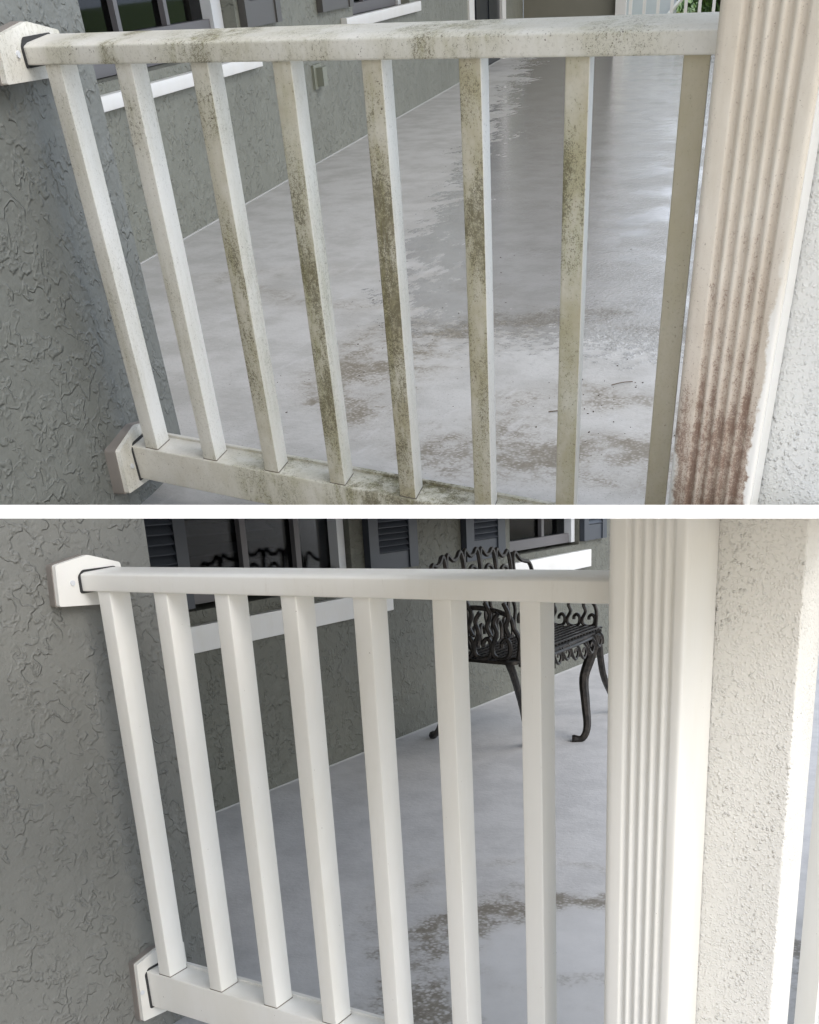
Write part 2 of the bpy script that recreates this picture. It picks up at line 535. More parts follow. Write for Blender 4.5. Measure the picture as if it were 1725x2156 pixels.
        nm = n.bump(n.math('ADD', n.math('ADD', h, rip), n.math('MULTIPLY', fine, 0.25)), 0.0022, 0.5)
    else:
        rough = n.math('ADD', n.math('MULTIPLY', inside, -0.14), 0.62)
        smoothin = n.math('SUBTRACT', 1.0, n.math('MULTIPLY', inside, 0.8))
        h = n.math('MULTIPLY', n.noise(70, 3, 0.6), smoothin)
        nm = n.bump(n.math('ADD', h, n.math('MULTIPLY', fine, 0.1)), 0.0030, 0.6)
    return n.done(col, rough, nm, 0.5)

def post_dirty_mat():
    n = Nt('stained_post_paint')
    X = n.xyz()
    x, z = X['X'], X['Z']          # object space: x across the post front from its left edge, z camera height = 0
    blot_ = n.step(n.noise(34, 5, 0.75, offset=(6, 6, 6)), 0.40, 0.66)
    w, f0, f1 = 0.1075, 0.205, 0.855
    ph = n.math('DIVIDE', n.math('SUBTRACT', n.math('DIVIDE', x, w), f0), (f1 - f0) / 5)
    groove = n.math('MULTIPLY', n.math('SUBTRACT', 0.5, n.math('MULTIPLY', n.math('COSINE', n.math('MULTIPLY', ph, 6.28318)), 0.5)), n.math('MULTIPLY', n.step(ph, -0.02, 0.02), n.step(ph, 5.02, 4.98)))
    edge = n.math('MULTIPLY', n.math('SUBTRACT', n.noise(20, 5, 0.7, stretch=(1.4, 1, 0.5)), 0.5), 0.22)
    zz = n.math('ADD', z, n.math('ADD', edge, n.math('MULTIPLY', groove, -0.035)))
    body = n.step(zz, -0.40, -0.475)
    halo = n.step(zz, -0.16, -0.47)
    mr = n.math('ADD', x, n.math('MULTIPLY', n.math('SUBTRACT', n.noise(26, 5, 0.7, offset=(3, 3, 3)), 0.5), 0.034))
    right = n.step(mr, 0.1030, 0.0985)
    leftm = n.math('MAXIMUM', n.step(mr, 0.002, 0.010), n.step(z, -0.50, -0.46))
    zone = n.math('MULTIPLY', right, leftm)
    streak = n.noise(60, 4, 0.7, stretch=(2.2, 1, 0.07))
    fin = n.noise(620, 3, 0.7)
    d = n.math('ADD', n.math('MULTIPLY', body, 0.62), n.math('MULTIPLY', halo, 0.34))
    d = n.math('ADD', d, n.math('MULTIPLY', groove, n.math('ADD', 0.12, n.math('MULTIPLY', halo, 0.22))))
    d = n.math('MULTIPLY', n.math('MULTIPLY', d, zone), n.math('MULTIPLY', n.step(streak, 0.25, 0.65, 0.6, 1.15), n.math('ADD', 0.62, n.math('MULTIPLY', blot_, 0.55))))
    nz = n.math('ADD', n.math('MULTIPLY', fin, 0.55), n.math('MULTIPLY', n.noise(170, 4, 0.75), 0.45))
    th = n.math('SUBTRACT', nz, n.math('SUBTRACT', 0.60, n.math('MULTIPLY', d, 0.15)))
    spk = n.step(th, -0.03, 0.07)
    warm = n.step(n.noise(14, 4, 0.6, stretch=(1, 1, 0.4)), 0.3, 0.7)
    col = n.mix(warm, (0.72, 0.675, 0.59), (0.62, 0.565, 0.47))
    col = n.mix(n.math('MULTIPLY', n.step(n.noise(9, 5, 0.75, stretch=(1.5, 1, 0.35), offset=(8, 8, 8)), 0.42, 0.70), 0.40), col, (0.50, 0.43, 0.33))
    col = n.mix(n.math('MULTIPLY', n.math('MULTIPLY', groove, zone), 0.30), col, (0.46, 0.38, 0.285))
    col = n.mix(n.math('MULTIPLY', halo, n.math('MULTIPLY', zone, 0.30)), col, (0.44, 0.34, 0.25))
    col = n.mix(n.math('MULTIPLY', d, 0.58), col, (0.29, 0.185, 0.125))
    col = n.mix(n.math('MULTIPLY', spk, 0.62), col, (0.15, 0.085, 0.058))
    col = n.mix(n.math('MULTIPLY', n.math('SUBTRACT', 1.0, zone), n.step(z, -0.22, -0.36)), col, (0.76, 0.745, 0.70))
    dots = n.step(n.noise(240, 2), 0.73, 0.76)
    col = n.mix(n.math('MULTIPLY', dots, 0.6), col, (0.12, 0.09, 0.05))
    h = n.math('ADD', n.math('MULTIPLY', spk, 0.6), n.noise(300, 2))
    return n.done(col, 0.5, n.bump(h, 0.0005, 0.5), 0.4)

def leaf_mat(name, c, c2):
    n = Nt(name)
    col = n.mix(n.noise(6, 2), c, c2)
    return n.done(col, 0.5, None, 0.4)

M_FLOOR_A, M_FLOOR_B = floor_mat('upper_concrete', True), floor_mat('lower_concrete', False)
M_POST_A = post_dirty_mat()
M_LEAF = leaf_mat('shrub_leaf', (0.035, 0.085, 0.015), (0.11, 0.20, 0.035))
M_FROND = leaf_mat('frond', (0.22, 0.21, 0.06), (0.10, 0.14, 0.04))
M_GRASS = plain('lawn', (0.10, 0.16, 0.04), 0.9, var=0.4)
M_GROUND = plain('yard_paving', (0.50, 0.45, 0.37), 0.8, var=0.2)
M_SIDING = plain('pale_blue_wall', (0.50, 0.53, 0.57), 0.6)
M_TWIG = plain('twig', (0.10, 0.075, 0.05), 0.8)
M_BITS = plain('debris', (0.06, 0.045, 0.03), 0.8)

# ================================================================== ADDED WHITE DIVIDER STANDING IN FOR THE BORDER BETWEEN THE VIEWS
def cam_pt(xc, v, zc):
    """metres right of the axis at picture row v, depth zc -- only used for the board's front edge"""
    return CAM + CAM_X * xc + CAM_Y * ((v - PY) / F_PX * zc) + CAM_Z * zc
BZ = 0.80
BDEPTH = 0.45
run = (CAM_Z + CAM_Y * ((1077.5 - PY) / F_PX)).normalized()
th = 27.2 / F_PX * BZ
mid = CAM + run * (BZ * (CAM_Z + CAM_Y * ((1077.5 - PY) / F_PX)).length)
o_ = mid - CAM_X * 0.5
upv = BOARD_N * th
v_, f_ = boxg(o_ - upv / 2, CAM_X * 1.0, run * BDEPTH, upv)
inv = Matrix.Identity(4)
make('divider_board', v_, f_, M_BOARD, Matrix.Identity(4), base=tuple(o_), label='thin white divider board added as the border between upper mouldy and lower clean views', cat='board')

# ground around the lower porch
make('ground', *box(-60, 60, -60, 60, -0.22, -0.14), M_GROUND, Matrix.Identity(4), kind='structure')

# unseen cream house, added behind the camera to throw warm light back
hs = root('light_bounce_house', Matrix.Identity(4), (-3, -6.5, -0.14), 'unseen cream house added behind the camera to bounce warm light', 'house')
M_CREAM = plain('warm_bounce_paint', (0.60, 0.47, 0.32), 0.8)
make('wall', *box(-14, 5, -9.5, -6.5, -0.14, 3.2), M_CREAM, Matrix.Identity(4), hs)
make('roof', [(-14.5, -5.9, 3.201), (5.5, -5.9, 3.201), (5.5, -10.1, 3.201), (-14.5, -10.1, 3.201), (-12, -8, 4.7), (3, -8, 4.7)], [[0, 1, 5, 4], [1, 2, 5], [2, 3, 4, 5], [3, 0, 4], [3, 2, 1, 0]], M_GROUND, Matrix.Identity(4), hs)
for wx in (-11, -7, 1):
    make('window', *box(wx, wx + 1.4, -6.5, -6.47, 0.9, 2.3), M_DOOR, Matrix.Identity(4), hs)

# ================================================================== RAILING BUILDER
def railing(M, clip, name, label, Y, top, bot, bal_x, bal_w, sect, zt, zb, x_end, wallN, wallC, mats, plates, base):
    """top / bot: cross-sections (y, z) of the two rails; sect: plan section of a baluster; plates: wall brackets"""
    R = root(name, M, base, label, 'railing')
    def xw(y):     # where the wall bracket face meets the rail
        return (wallC + 0.022 - wallN.y * y) / wallN.x
    for nm, prof, mt in (('top_rail', top, mats['top']), ('bottom_rail', bot, mats['bottom'])):
        pp = bevel_poly(prof, 0.0024, 3)
        n = len(pp)
        v = [(xw(y) - 0.004, y, z) for y, z in pp] + [(x_end, y, z) for y, z in pp]
        f = [[i, (i + 1) % n, n + (i + 1) % n, n + i] for i in range(n)] + [list(range(n))[::-1], [n + i for i in range(n)]]
        make(nm, v, f, mt, M, R, clip)
    if 'lip' in mats:
        y0, y1 = bot[0][0], bot[2][0]
        zt_ = max(p[1] for p in bot)
        make('back_lip', *box(xw(y1) + 0.002, x_end, y1 - 0.004, y1 + 0.004, zt_ - 0.012, zt_ + 0.004), mats['lip'], M, R, clip)
    for i, x0 in enumerate(bal_x):
        pp = bevel_poly(sect(x0, bal_w), 0.0020, 3)
        B_ = make('baluster', *prism(pp, lambda a, b, t: (a, b, t), zb, zt), mats['bal'][i], M, R, clip)
        if B_ is None:
            continue
        mx, my = sum(p[0] for p in pp) / len(pp), sum(p[1] for p in pp) / len(pp)
        jp = [(mx + (a - mx) * 1.05, my + (b - my) * 1.03) for a, b in pp]
        J = make('joint_line', *prism(jp, lambda a, b, t: (a, b, t), zb + 0.0005, zb + 0.0022), M_JOINT, M, B_, clip)
    for k, (poly, seal) in enumerate(plates):
        D = Vector((-wallN.y, wallN.x, 0))
        th_ = 0.022
        fn = lambda a, b, t: wallN * (wallC + t) + D * a + Vector((0, 0, b))
        big = bevel_poly(poly, 0.004, 3)
        P = make('wall_bracket', *prism(big, fn, 0.013, th_), mats['plate'], M, R, clip)
        cx = sum(p[0] for p in poly) / len(poly)
        cz = sum(p[1] for p in poly) / len(poly)
        gk = [(cx + (a - cx) * 1.03, cz + (b - cz) * 1.03) for a, b in big]
        make('gasket', *prism(gk, fn, -0.03, 0.0132), M_CAULK, M, P, clip)
        # seam round the rail end: dark ring standing in for the shaded gap
        (ya, za), (yb, zb2) = (seal[0], seal[1]), (seal[2], seal[3])
        sa = ya / D.y + (0) ; sb = yb / D.y
        sa = (Vector((xw(ya), ya, 0))).dot(D); sb = (Vector((xw(yb), yb, 0))).dot(D)
        ring = bevel_poly([(sa - 0.0045, za - 0.0035), (sb + 0.004, za - 0.0035), (sb + 0.004, zb2 + 0.005), (sa + 0.006, zb2 + 0.004), (sa - 0.0045, zb2 - 0.006)], 0.004)
        make('seam', *prism(ring, fn, th_ - 0.002, th_ + 0.0020), M_SHADOWGAP, M, P, clip)
        # screw head
        sc = []
        for q in range(10):
            an = q * math.pi / 5
            sc.append((sa - 0.017 + 0.0045 * math.cos(an), (za + zb2) / 2 + 0.0045 * math.sin(an)))
        make('screw', *prism(sc, fn, th_ - 0.001, th_ + 0.0022), M_SASH_W, M, P, clip)
    return R

# ================================================================== UPPER PORCH (weathered)
ZA = -0.765
YA = 1.25
CBLK_A, CW_A = -0.9973, -1.901

bx = [-1.375 + 0.1361 * k for k in range(8)]
off = lambda k: (k * 3.7, k * 1.9, k * 5.3)
bal_mats = [
    dirty_white('baluster_paint_a', [(-0.19, 0.14, 0.45), (-0.45, 0.2, 0.5)], 0.18, 0.1, 0.75, 0.4, off(1)),
    dirty_white('baluster_paint_b', [(-0.16, 0.10, 0.7), (-0.42, 0.24, 0.5)], 0.24, 0.2, 0.6, 0.6, off(2)),
    dirty_white('baluster_paint_c', [(-0.15, 0.08, 0.9), (-0.40, 0.32, 0.95)], 0.65, 0.5, 0.55, 0.9, off(3)),
    dirty_white('baluster_paint_d', [(-0.13, 0.05, 0.5), (-0.42, 0.40, 1.15), (-0.25, 0.12, 0.7)], 0.85, 0.8, 0.5, 0.5, off(4)),
    dirty_white('baluster_paint_e', [(-0.14, 0.06, 0.85), (-0.31, 0.24, 1.30), (-0.50, 0.35, 0.95)], 0.95, 0.3, 0.3, 0.9, off(5)),
    dirty_white('baluster_paint_f', [(-0.135, 0.06, 0.95), (-0.27, 0.18, 1.15), (-0.45, 0.35, 0.7)], 1.0, 0.4, 0.1, 0.9, off(6)),
    dirty_white('baluster_paint_g', [(-0.235, 0.15, 1.05), (-0.45, 0.3, 0.5)], 1.05, 1.2, 0.2, 0.6, off(7)),
    dirty_white('baluster_paint_h', [(-0.3, 0.6, 0.25)], 1.0, 0.5, 0.9, 0.5, off(8), base=(0.50, 0.46, 0.38)),
]
top_mat = dirty_white('top_rail_paint', [(-1.33, 0.05, 0.6), (-1.24, 0.035, 1.0), (-1.08, 0.13, 0.95), (-0.92, 0.12, 0.6), (-0.72, 0.16, 0.8), (-0.5, 0.12, 0.6), (-0.8, 0.7, 0.3)], 0.4, 0.5, 1.0, 0.9, off(9), axis='X')
bot_mat = dirty_white('bottom_rail_paint', [(-1.10, 0.16, 0.7), (-0.83, 0.26, 1.2), (-0.6, 0.2, 0.7)], 0.5, 0.6, 1.0, 0.5, off(10), axis='X')
plate_mat_a = dirty_white('bracket_paint', [], 0.12, 0.2, 1.0, 0.35, off(11))
railing(MA, 1, 'porch_railing', 'mouldy white porch railing above the white board, green and brown algae on eight balusters',
        YA, [(1.25, -0.0955), (1.25, -0.0745), (1.262, -0.0705), (1.325, -0.0645), (1.325, -0.0955)],
        [(1.25, -0.706), (1.25, -0.6455), (1.315, -0.6455), (1.315, -0.706)],
        bx, 0.0298, lambda x, w: [(x, 1.254), (x + w, 1.254), (x + w - 0.0145, 1.254 + 0.047), (x - 0.0145, 1.254 + 0.047)],
        -0.0935, -0.6465, -0.30, NA, CBLK_A, dict(top=top_mat, bottom=bot_mat, bal=bal_mats, plate=plate_mat_a, lip=bot_mat),
        [([(1.545, -0.112), (1.552, -0.060), (1.637, -0.0475), (1.722, -0.062), (1.728, -0.116)], (1.25, -0.0955, 1.325, -0.068)),
         ([(1.558, -0.714), (1.566, -0.638), (1.648, -0.622), (1.715, -0.638), (1.715, -0.728)], (1.25, -0.706, 1.315, -0.6455))],
        (-1.40, 1.27, -0.706))

# fluted post
def flute_post(M, clip, name, label, x0, x1, y0, y1, z0, z1, mat, trim, rc=0.010, fl=(0.27, 0.40, 0.53, 0.66, 0.79)):
    w = x1 - x0
    pts = []
    a0, a1 = fl[0] - 0.065, fl[-1] + 0.065
    left = bevel_poly([(0, y1 - y0), (0, 0), (w * 0.5, 0)], [0, rc, 0], 4)[:-1]
    N = 60
    front = []
    for k in range(N + 1):
        t = a0 + (a1 - a0) * k / N
        ph = (t - a0) / (a1 - a0) * len(fl)
        s_ = 0.5 - 0.5 * math.cos(2 * math.pi * ph)
        front.append((t * w, 0.0042 * s_ ** 1.3))
    right = bevel_poly([(w * 0.8, 0), (w, 0), (w, y1 - y0)], [0, 0.006, 0], 4)[1:]
    prof = left + front + right
    v, f = prism(prof, lambda a, b, t: (x0 + a, y0 + b, t), z0, z1)
    R = root(name, M, (x0, y0, 0), label, 'post')
    make('fluted_sleeve', v, f, mat, M, R, clip, angle=50)
    return R

flute_post(MA, 1, 'fluted_post', 'fluted square post with rusty brown stain at its foot, right end of mouldy railing',
           -0.374, -0.2665, 1.20, 1.245, -0.9, 0.6, M_POST_A, None)
# the white return face of that post stands 1 mm proud: whiter unstained paint on that side
postA = bpy.data.objects['fluted_post']
make('side_face', *box(-0.2668, -0.2655, 1.2065, 1.2450, -0.9, 0.6), clean_white('post_side_paint', (0.80, 0.80, 0.78)), MA, postA, 1)

def pier(M, clip, name, label, x0, x1, y0, y1, z0, z1, mat, rl=0.03, rr=0.004):
    pp = bevel_poly([(x0, y1), (x0, y0), (x1, y0), (x1, y1)], [0, rl, rr, 0], 8)
    return make(name, *prism(pp, lambda a, b, t: (a, b, t), z0, z1, 1), mat, M, None, clip, base=(x0, y0, z0), label=label, cat='column', angle=50)
pier(MA, 1, 'stucco_column', 'white rough stucco column right of the stained fluted post', -0.335, 0.25, 1.248, 1.62, ZA, 0.6, M_BEAD_A, 0.02)

# walls
def wall_panel(name, N, D, c, thick, s0, s1, z0, z1, holes, mat, M, clip, label, curve=None, parent=None):
    """wall with rectangular openings as one closed set of blocks; holes: (s0, s1, z0, z1)"""
    ss = sorted({s0, s1, *[h[0] for h in holes], *[h[1] for h in holes]})
    zs = sorted({z0, z1, *[h[2] for h in holes], *[h[3] for h in holes]})
    ss = [s for s in ss if s0 <= s <= s1]
    zs = [z for z in zs if z0 <= z <= z1]
    vid, v, f = {}, [], []
    def V(s, z, t):
        k = (round(s, 5), round(z, 5), t)
        if k not in vid:
            vid[k] = len(v)
            v.append(N * (c - thick * t) + D * s + Vector((0, 0, z)))
        return vid[k]
    def solid(i, j):
        if i < 0 or j < 0 or i >= len(ss) - 1 or j >= len(zs) - 1:
            return False
        a, b = (ss[i] + ss[i + 1]) / 2, (zs[j] + zs[j + 1]) / 2
        return not any(h[0] < a < h[1] and h[2] < b < h[3] for h in holes)
    for i in range(len(ss) - 1):
        for j in range(len(zs) - 1):
            if not solid(i, j):
                continue
            a, b, p, q = ss[i], ss[i + 1], zs[j], zs[j + 1]
            for t in (0, 1):
                f.append([V(a, p, t), V(b, p, t), V(b, q, t), V(a, q, t)])
            for di, dj, e in ((-1, 0, ((a, p), (a, q))), (1, 0, ((b, p), (b, q))), (0, -1, ((a, p), (b, p))), (0, 1, ((a, q), (b, q)))):
                if not solid(i + di, j + dj):
                    f.append([V(*e[0], 0), V(*e[1], 0), V(*e[1], 1), V(*e[0], 1)])
    return make(name, v, f, mat, M, parent, clip, base=None if parent else tuple(N * c + D * s0 + Vector((0, 0, z0))), label=label, cat=None if parent else 'wall', smooth=False)

# upper wall: stucco wing that carries the railing; slight bend added to its near part to change the shading there
def wing(name, label, M, clip, N, D, c, s_front, s_end, s_bend, bend, z0, z1, mat):
    pts = []
    pts.append(N * c + D * s_end)
    for k in range(9):
        t = k / 8
        s = s_bend + 0.10 - 0.20 * t
        off_ = -bend * 0.20 * 0.5 * t * t
        pts.append(N * (c + off_) + D * s)
    last = pts[-1]
    dirn = (N * -bend - D * 1.0).normalized()
    pts.append(last + dirn * (s_bend - 0.1 - s_front))
    back = [pts[-1] - N * 0.5, pts[0] - N * 0.5]
    allp = pts + back
    n = len(allp)
    v = [p + Vector((0, 0, z0)) for p in allp] + [p + Vector((0, 0, z1)) for p in allp]
    f = [[i, (i + 1) % n, n + (i + 1) % n, n + i] for i in range(n)] + [list(range(n)), [n + i for i in range(n)]]
    return make(name, v, f, mat, M, None, clip, base=tuple(N * c + D * s_bend + Vector((0, 0, z0))), label=label, cat='wall', angle=30)
wing('stucco_wing_wall', 'grey green trowelled stucco wall at the left end of the mouldy railing', MA, 1, NA, DA, CBLK_A, -0.5, 1.842, 1.60, 0.16, -1.6, 1.2, M_STUCCO_A_NEAR_SKYTINT)

hs = (-0.26, 1.2)
win_holes_a = [(3.30, 4.752, -0.262, 0.9), (6.40, 7.66, -0.245, 0.9)]
W_A = wall_panel('house_wall', NA, DA, CW_A, 0.3, 1.5, 12.272, -1.6, 2.115,
                 win_holes_a + [(9.50, 11.16, ZA, 1.3)], M_STUCCO_A, MA, 1, 'long grey green stucco house wall with window and door behind the mouldy railing')

def window(M, clip, N, D, c, s0, s1, z0, z1, mull, label, recess, blind=True, frame_r=0.075, muntin=None, bott=0.045):
    R = root('window', M, tuple(N * c + D * s0 + Vector((0, 0, z0))), label, 'window')
    g = c - recess
    zt = z1
    make('glass', *wbox(N, D, g - 0.006, g, s0 + 0.01, s1 - 0.01, z0 + 0.01, zt), M_GLASS, M, R, clip, smooth=False)
    make('sash', *wbox(N, D, g + 0.001, g + 0.030, s0 + 0.002, s1 - frame_r - 0.002, z0 + 0.003, z0 + 0.003 + bott), M_SASH, M, R, clip)
    make('frame_jamb', *wbox(N, D, g + 0.001, g + 0.045, s1 - frame_r, s1 - 0.003, z0 + 0.003, zt), M_SASH_W, M, R, clip)
    for m in mull:
        make('mullion', *wbox(N, D, g + 0.001, g + 0.022, m - 0.014, m + 0.014, z0 + bott + 0.004, zt), M_SASH, M, R, clip)
    if muntin:
        make('muntin', *wbox(N, D, g + 0.002, g + 0.018, s0 + 0.01, s1 - frame_r - 0.01, muntin - 0.010, muntin + 0.010), M_SASH, M, R, clip)
    # dark room and half-open blind behind the pane
    make('room_backing', *wbox(N, D, g - 0.36, g - 0.35, s0 - 0.2, s1 + 0.2, z0 - 0.3, zt + 0.2), M_ROOM, M, R, clip)
    make('jamb_liner', *wbox(N, D, g - 0.35, g - 0.01, s1 - 0.03, s1 - 0.004, z0, zt), M_ROOM, M, R, clip)
    z = z0 + 0.10
    while blind and z < min(zt, z0 + 0.5):
        b = boxg(N * (g - 0.16) + D * (s0 + 0.02) + Vector((0, 0, z)), N * 0.045 + Vector((0, 0, -0.03)), D * (s1 - s0 - 0.25), Vector((0, 0, 0.006)))
        make('blind_slat', *b, M_BLIND, M, R, clip)
        z += 0.07
    return R

window(MA, 1, NA, DA, CW_A, 3.30, 4.752, -0.262, 0.9, (3.90, 4.285), 'dark double hung window above the left balusters of the mouldy railing', 0.10, muntin=None, bott=0.10, frame_r=0.10)
window(MA, 1, NA, DA, CW_A, 6.40, 7.66, -0.245, 0.9, (6.9,), 'farther dark window above the small white sill in the mouldy porch', 0.10)

def sill(M, clip, N, D, c, s0, s1, z0, z1, label, mat=M_WHITE2, proud=0.03, ledge=None):
    pp = bevel_poly([(c - 0.01, z0), (c + proud, z0), (c + proud, z1), (c - 0.01, z1)], 0.003, 2)
    R = make('window_sill', *prism(pp, lambda a, b, t: N * a + D * t + Vector((0, 0, b)), s0, s1, 12), mat, M, None, clip, base=tuple(N * c + D * s0 + Vector((0, 0, z0))), label=label, cat='sill')
    return R
sill(MA, 1, NA, DA, CW_A, 3.2, 4.90, -0.330, -0.290, 'white sill band under the near dark window, behind the first three mouldy balusters')
sill(MA, 1, NA, DA, CW_A, 6.18, 7.84, -0.285, -0.238, 'short white sill band just above the top rail of the mouldy railing')

def shutter(M, clip, N, D, c, s0, s1, z0, z1, mat, label, stile=0.05, zpanel=None, pitch=0.032, near_edge=True, group=None):
    R = root('window_shutter', M, tuple(N * c + D * s0 + Vector((0, 0, z0))), label, 'shutter', group)
    a, b = c + 0.002, c + 0.032
    for q0, q1 in ((s0, s0 + stile), (s1 - stile, s1)):
        make('stile', *wbox(N, D, a, b, q0, q1, z0, z1), mat, M, R, clip)
    zp = zpanel if zpanel is not None else z0 + 0.08
    make('bottom_panel', *wbox(N, D, a, b - 0.007, s0 + stile, s1 - stile, z0, zp), mat, M, R, clip)
    make('backing', *wbox(N, D, a, a + 0.004, s0 + stile, s1 - stile, zp, z1), mat, M, R, clip)
    z = zp + pitch * 0.4
    while z < z1 - pitch:
        q = [(a + 0.006, z + pitch * 0.62), (a + 0.010, z + pitch * 0.72), (b - 0.002, z - pitch * 0.18), (b - 0.005, z - pitch * 0.32)]
        o = make('louver', *prism(q, lambda u, w, t: N * u + D * t + Vector((0, 0, w)), s0 + stile, s1 - stile), mat, M, R, clip)
        z += pitch
    return R
shutter(MA, 1, NA, DA, CW_A, 4.79, 5.21, -0.200, 0.30, M_SHUT_A, 'grey brown shutter right of the near dark window above the mouldy railing', 0.06, -0.118)
shutter(MA, 1, NA, DA, CW_A, 5.80, 6.33, -0.198, 0.30, M_SHUT_A, 'grey brown shutter corner left of the small white sill above the mouldy railing', 0.07, -0.118)

ob = root('outlet_box', MA, tuple(NA * CW_A + DA * 5.62 + Vector((0, 0, -0.47))), 'small painted outlet box low on the wall between fourth and fifth mouldy balusters', 'outlet')
M_OUT = plain('outlet_paint', (0.20, 0.21, 0.17), 0.5)
make('back_plate', *wbox(NA, DA, CW_A, CW_A + 0.012, 5.615, 5.735, -0.478, -0.384), M_OUT, MA, ob, 1)
make('cover', *wbox(NA, DA, CW_A + 0.012, CW_A + 0.045, 5.65, 5.715, -0.468, -0.396), M_OUT, MA, ob, 1)

# door
dr = root('front_door', MA, tuple(NA * CW_A + DA * 9.5 + Vector((0, 0, ZA))), 'black front door with white frame far down the mouldy porch', 'door')
for a, b in ((9.49, 9.69), (10.98, 11.17)):
    make('frame_jamb', *wbox(NA, DA, CW_A - 0.10, CW_A + 0.015, a, b, ZA, 1.3), M_WHITE2, MA, dr, 1)
make('door_leaf', *wbox(NA, DA, CW_A - 0.05, CW_A - 0.01, 9.69, 10.98, ZA, 1.3), M_DOOR, MA, dr, 1)
for a, b in ((9.85, 10.25), (10.42, 10.82)):
    make('panel', *wbox(NA, DA, CW_A - 0.01, CW_A - 0.002, a, b, -0.55, -0.05), M_DOOR, MA, dr, 1)

# porch floor, end wall, ceiling
fl = [NA * (CW_A - 0.05) + DA * 1.0, NA * (CW_A - 0.05) + DA * 12.6, Vector((-3.25, 12.6, 0)), Vector((-0.05, 1.05, 0))]
fv = [Vector((p.x, p.y, ZA)) for p in fl] + [Vector((p.x, p.y, ZA - 0.12)) for p in fl]
make('porch_floor', fv, [[0, 1, 2, 3], [7, 6, 5, 4], [0, 4, 5, 1], [1, 5, 6, 2], [2, 6, 7, 3], [3, 7, 4, 0]], M_FLOOR_A, MA, None, 1, kind='structure', smooth=False)
make('caulk_line', *wbox(NA, DA, CW_A - 0.001, CW_A + 0.006, 1.6, 12.2, ZA + 0.0005, ZA + 0.004), plain('caulk', (0.42, 0.42, 0.41), 0.6), MA, None, 1, kind='structure')
make('end_wall', *boxg(DA * 12.272 + NA * (CW_A + 0.001) + Vector((0, 0, ZA)), NA * 0.90, DA * 0.25, (0, 0, 2.88)), plain('end_wall_paint', (0.21, 0.205, 0.17), 0.7), MA, None, 1, base=tuple(DA * 12.272 + NA * CW_A + Vector((0, 0, ZA))), label='plain olive grey wall closing the far end of the mouldy porch', cat='wall', smooth=False)
make('corner_column', *boxg(DA * 12.20 + NA * (CW_A + 0.905) + Vector((0, 0, ZA)), NA * 0.10, DA * 0.12, (0, 0, 2.88)), M_WHITE2, MA, None, 1, base=tuple(DA * 12.2 + NA * (CW_A + 0.9) + Vector((0, 0, ZA))), label='slim white column between olive end wall and far white railing', cat='column', smooth=False)

cl = [NA * (CW_A - 0.05) + DA * 2.2, NA * (CW_A - 0.05) + DA * 12.6, Vector((-3.2, 12.6, 0)), Vector((-0.35, 2.2, 0))]
cv = [Vector((p.x, p.y, 2.12)) for p in cl] + [Vector((p.x, p.y, 2.22)) for p in cl]
make('porch_ceiling', cv, [[0, 1, 2, 3], [7, 6, 5, 4], [0, 4, 5, 1], [1, 5, 6, 2], [2, 6, 7, 3], [3, 7, 4, 0]], M_WHITE2, MA, None, 1, kind='structure', smooth=False)

# far railing
fr = root('porch_railing', MA, tuple(DA * 12.25 + NA * (CW_A + 1.0) + Vector((0, 0, ZA))), 'thin clean white railing at the far end of the upper porch, green shrubs behind', 'railing')
for k in range(16):
    n0 = CW_A + 1.03 + 0.131 * k
    make('baluster', *boxg(DA * 12.25 + NA * n0 + Vector((0, 0, ZA + 0.08)), NA * 0.03, DA * 0.03, (0, 0, 0.78)), M_WHITE2, MA, fr, 1, smooth=False)
for za, zb_ in ((ZA + 0.04, ZA + 0.09), (ZA + 0.86, ZA + 0.92)):
    make('rail', *boxg(DA * 12.24 + NA * (CW_A + 1.006) + Vector((0, 0, za)), NA * 2.2, DA * 0.05, (0, 0, zb_ - za)), M_WHITE2, MA, fr, 1, smooth=False)

# beyond the porch
lw = [NA * -3 + DA * 12.65, NA * -3 + DA * 42, NA * 16 + DA * 42, NA * 16 + DA * 12.65]
make('lawn', [Vector((p.x, p.y, ZA - 0.1)) for p in lw], [[0, 1, 2, 3]], M_GRASS, MA, None, 0, kind='structure', smooth=False)
nb = root('neighbour_wall', MA, tuple(DA * 13.9 + NA * (CW_A + 1.1) + Vector((0, 0, ZA))), 'pale blue grey wall with a sloping white handrail behind the far railing', 'wall')
make('wall_face', *boxg(DA * 13.9 + NA * (CW_A + 0.2) + Vector((0, 0, ZA - 0.1)), NA * 1.22, DA * 0.2, (0, 0, 2.4)), M_SIDING, MA, nb, 1, smooth=False)
make('sloping_handrail', *tube([DA * 13.85 + NA * (CW_A + 1.12) + Vector((0, 0, ZA - 0.1)), DA * 13.85 + NA * (CW_A + 1.85) + Vector((0, 0, ZA + 0.6))], 0.022, 6), M_WHITE2, MA, nb, 1)

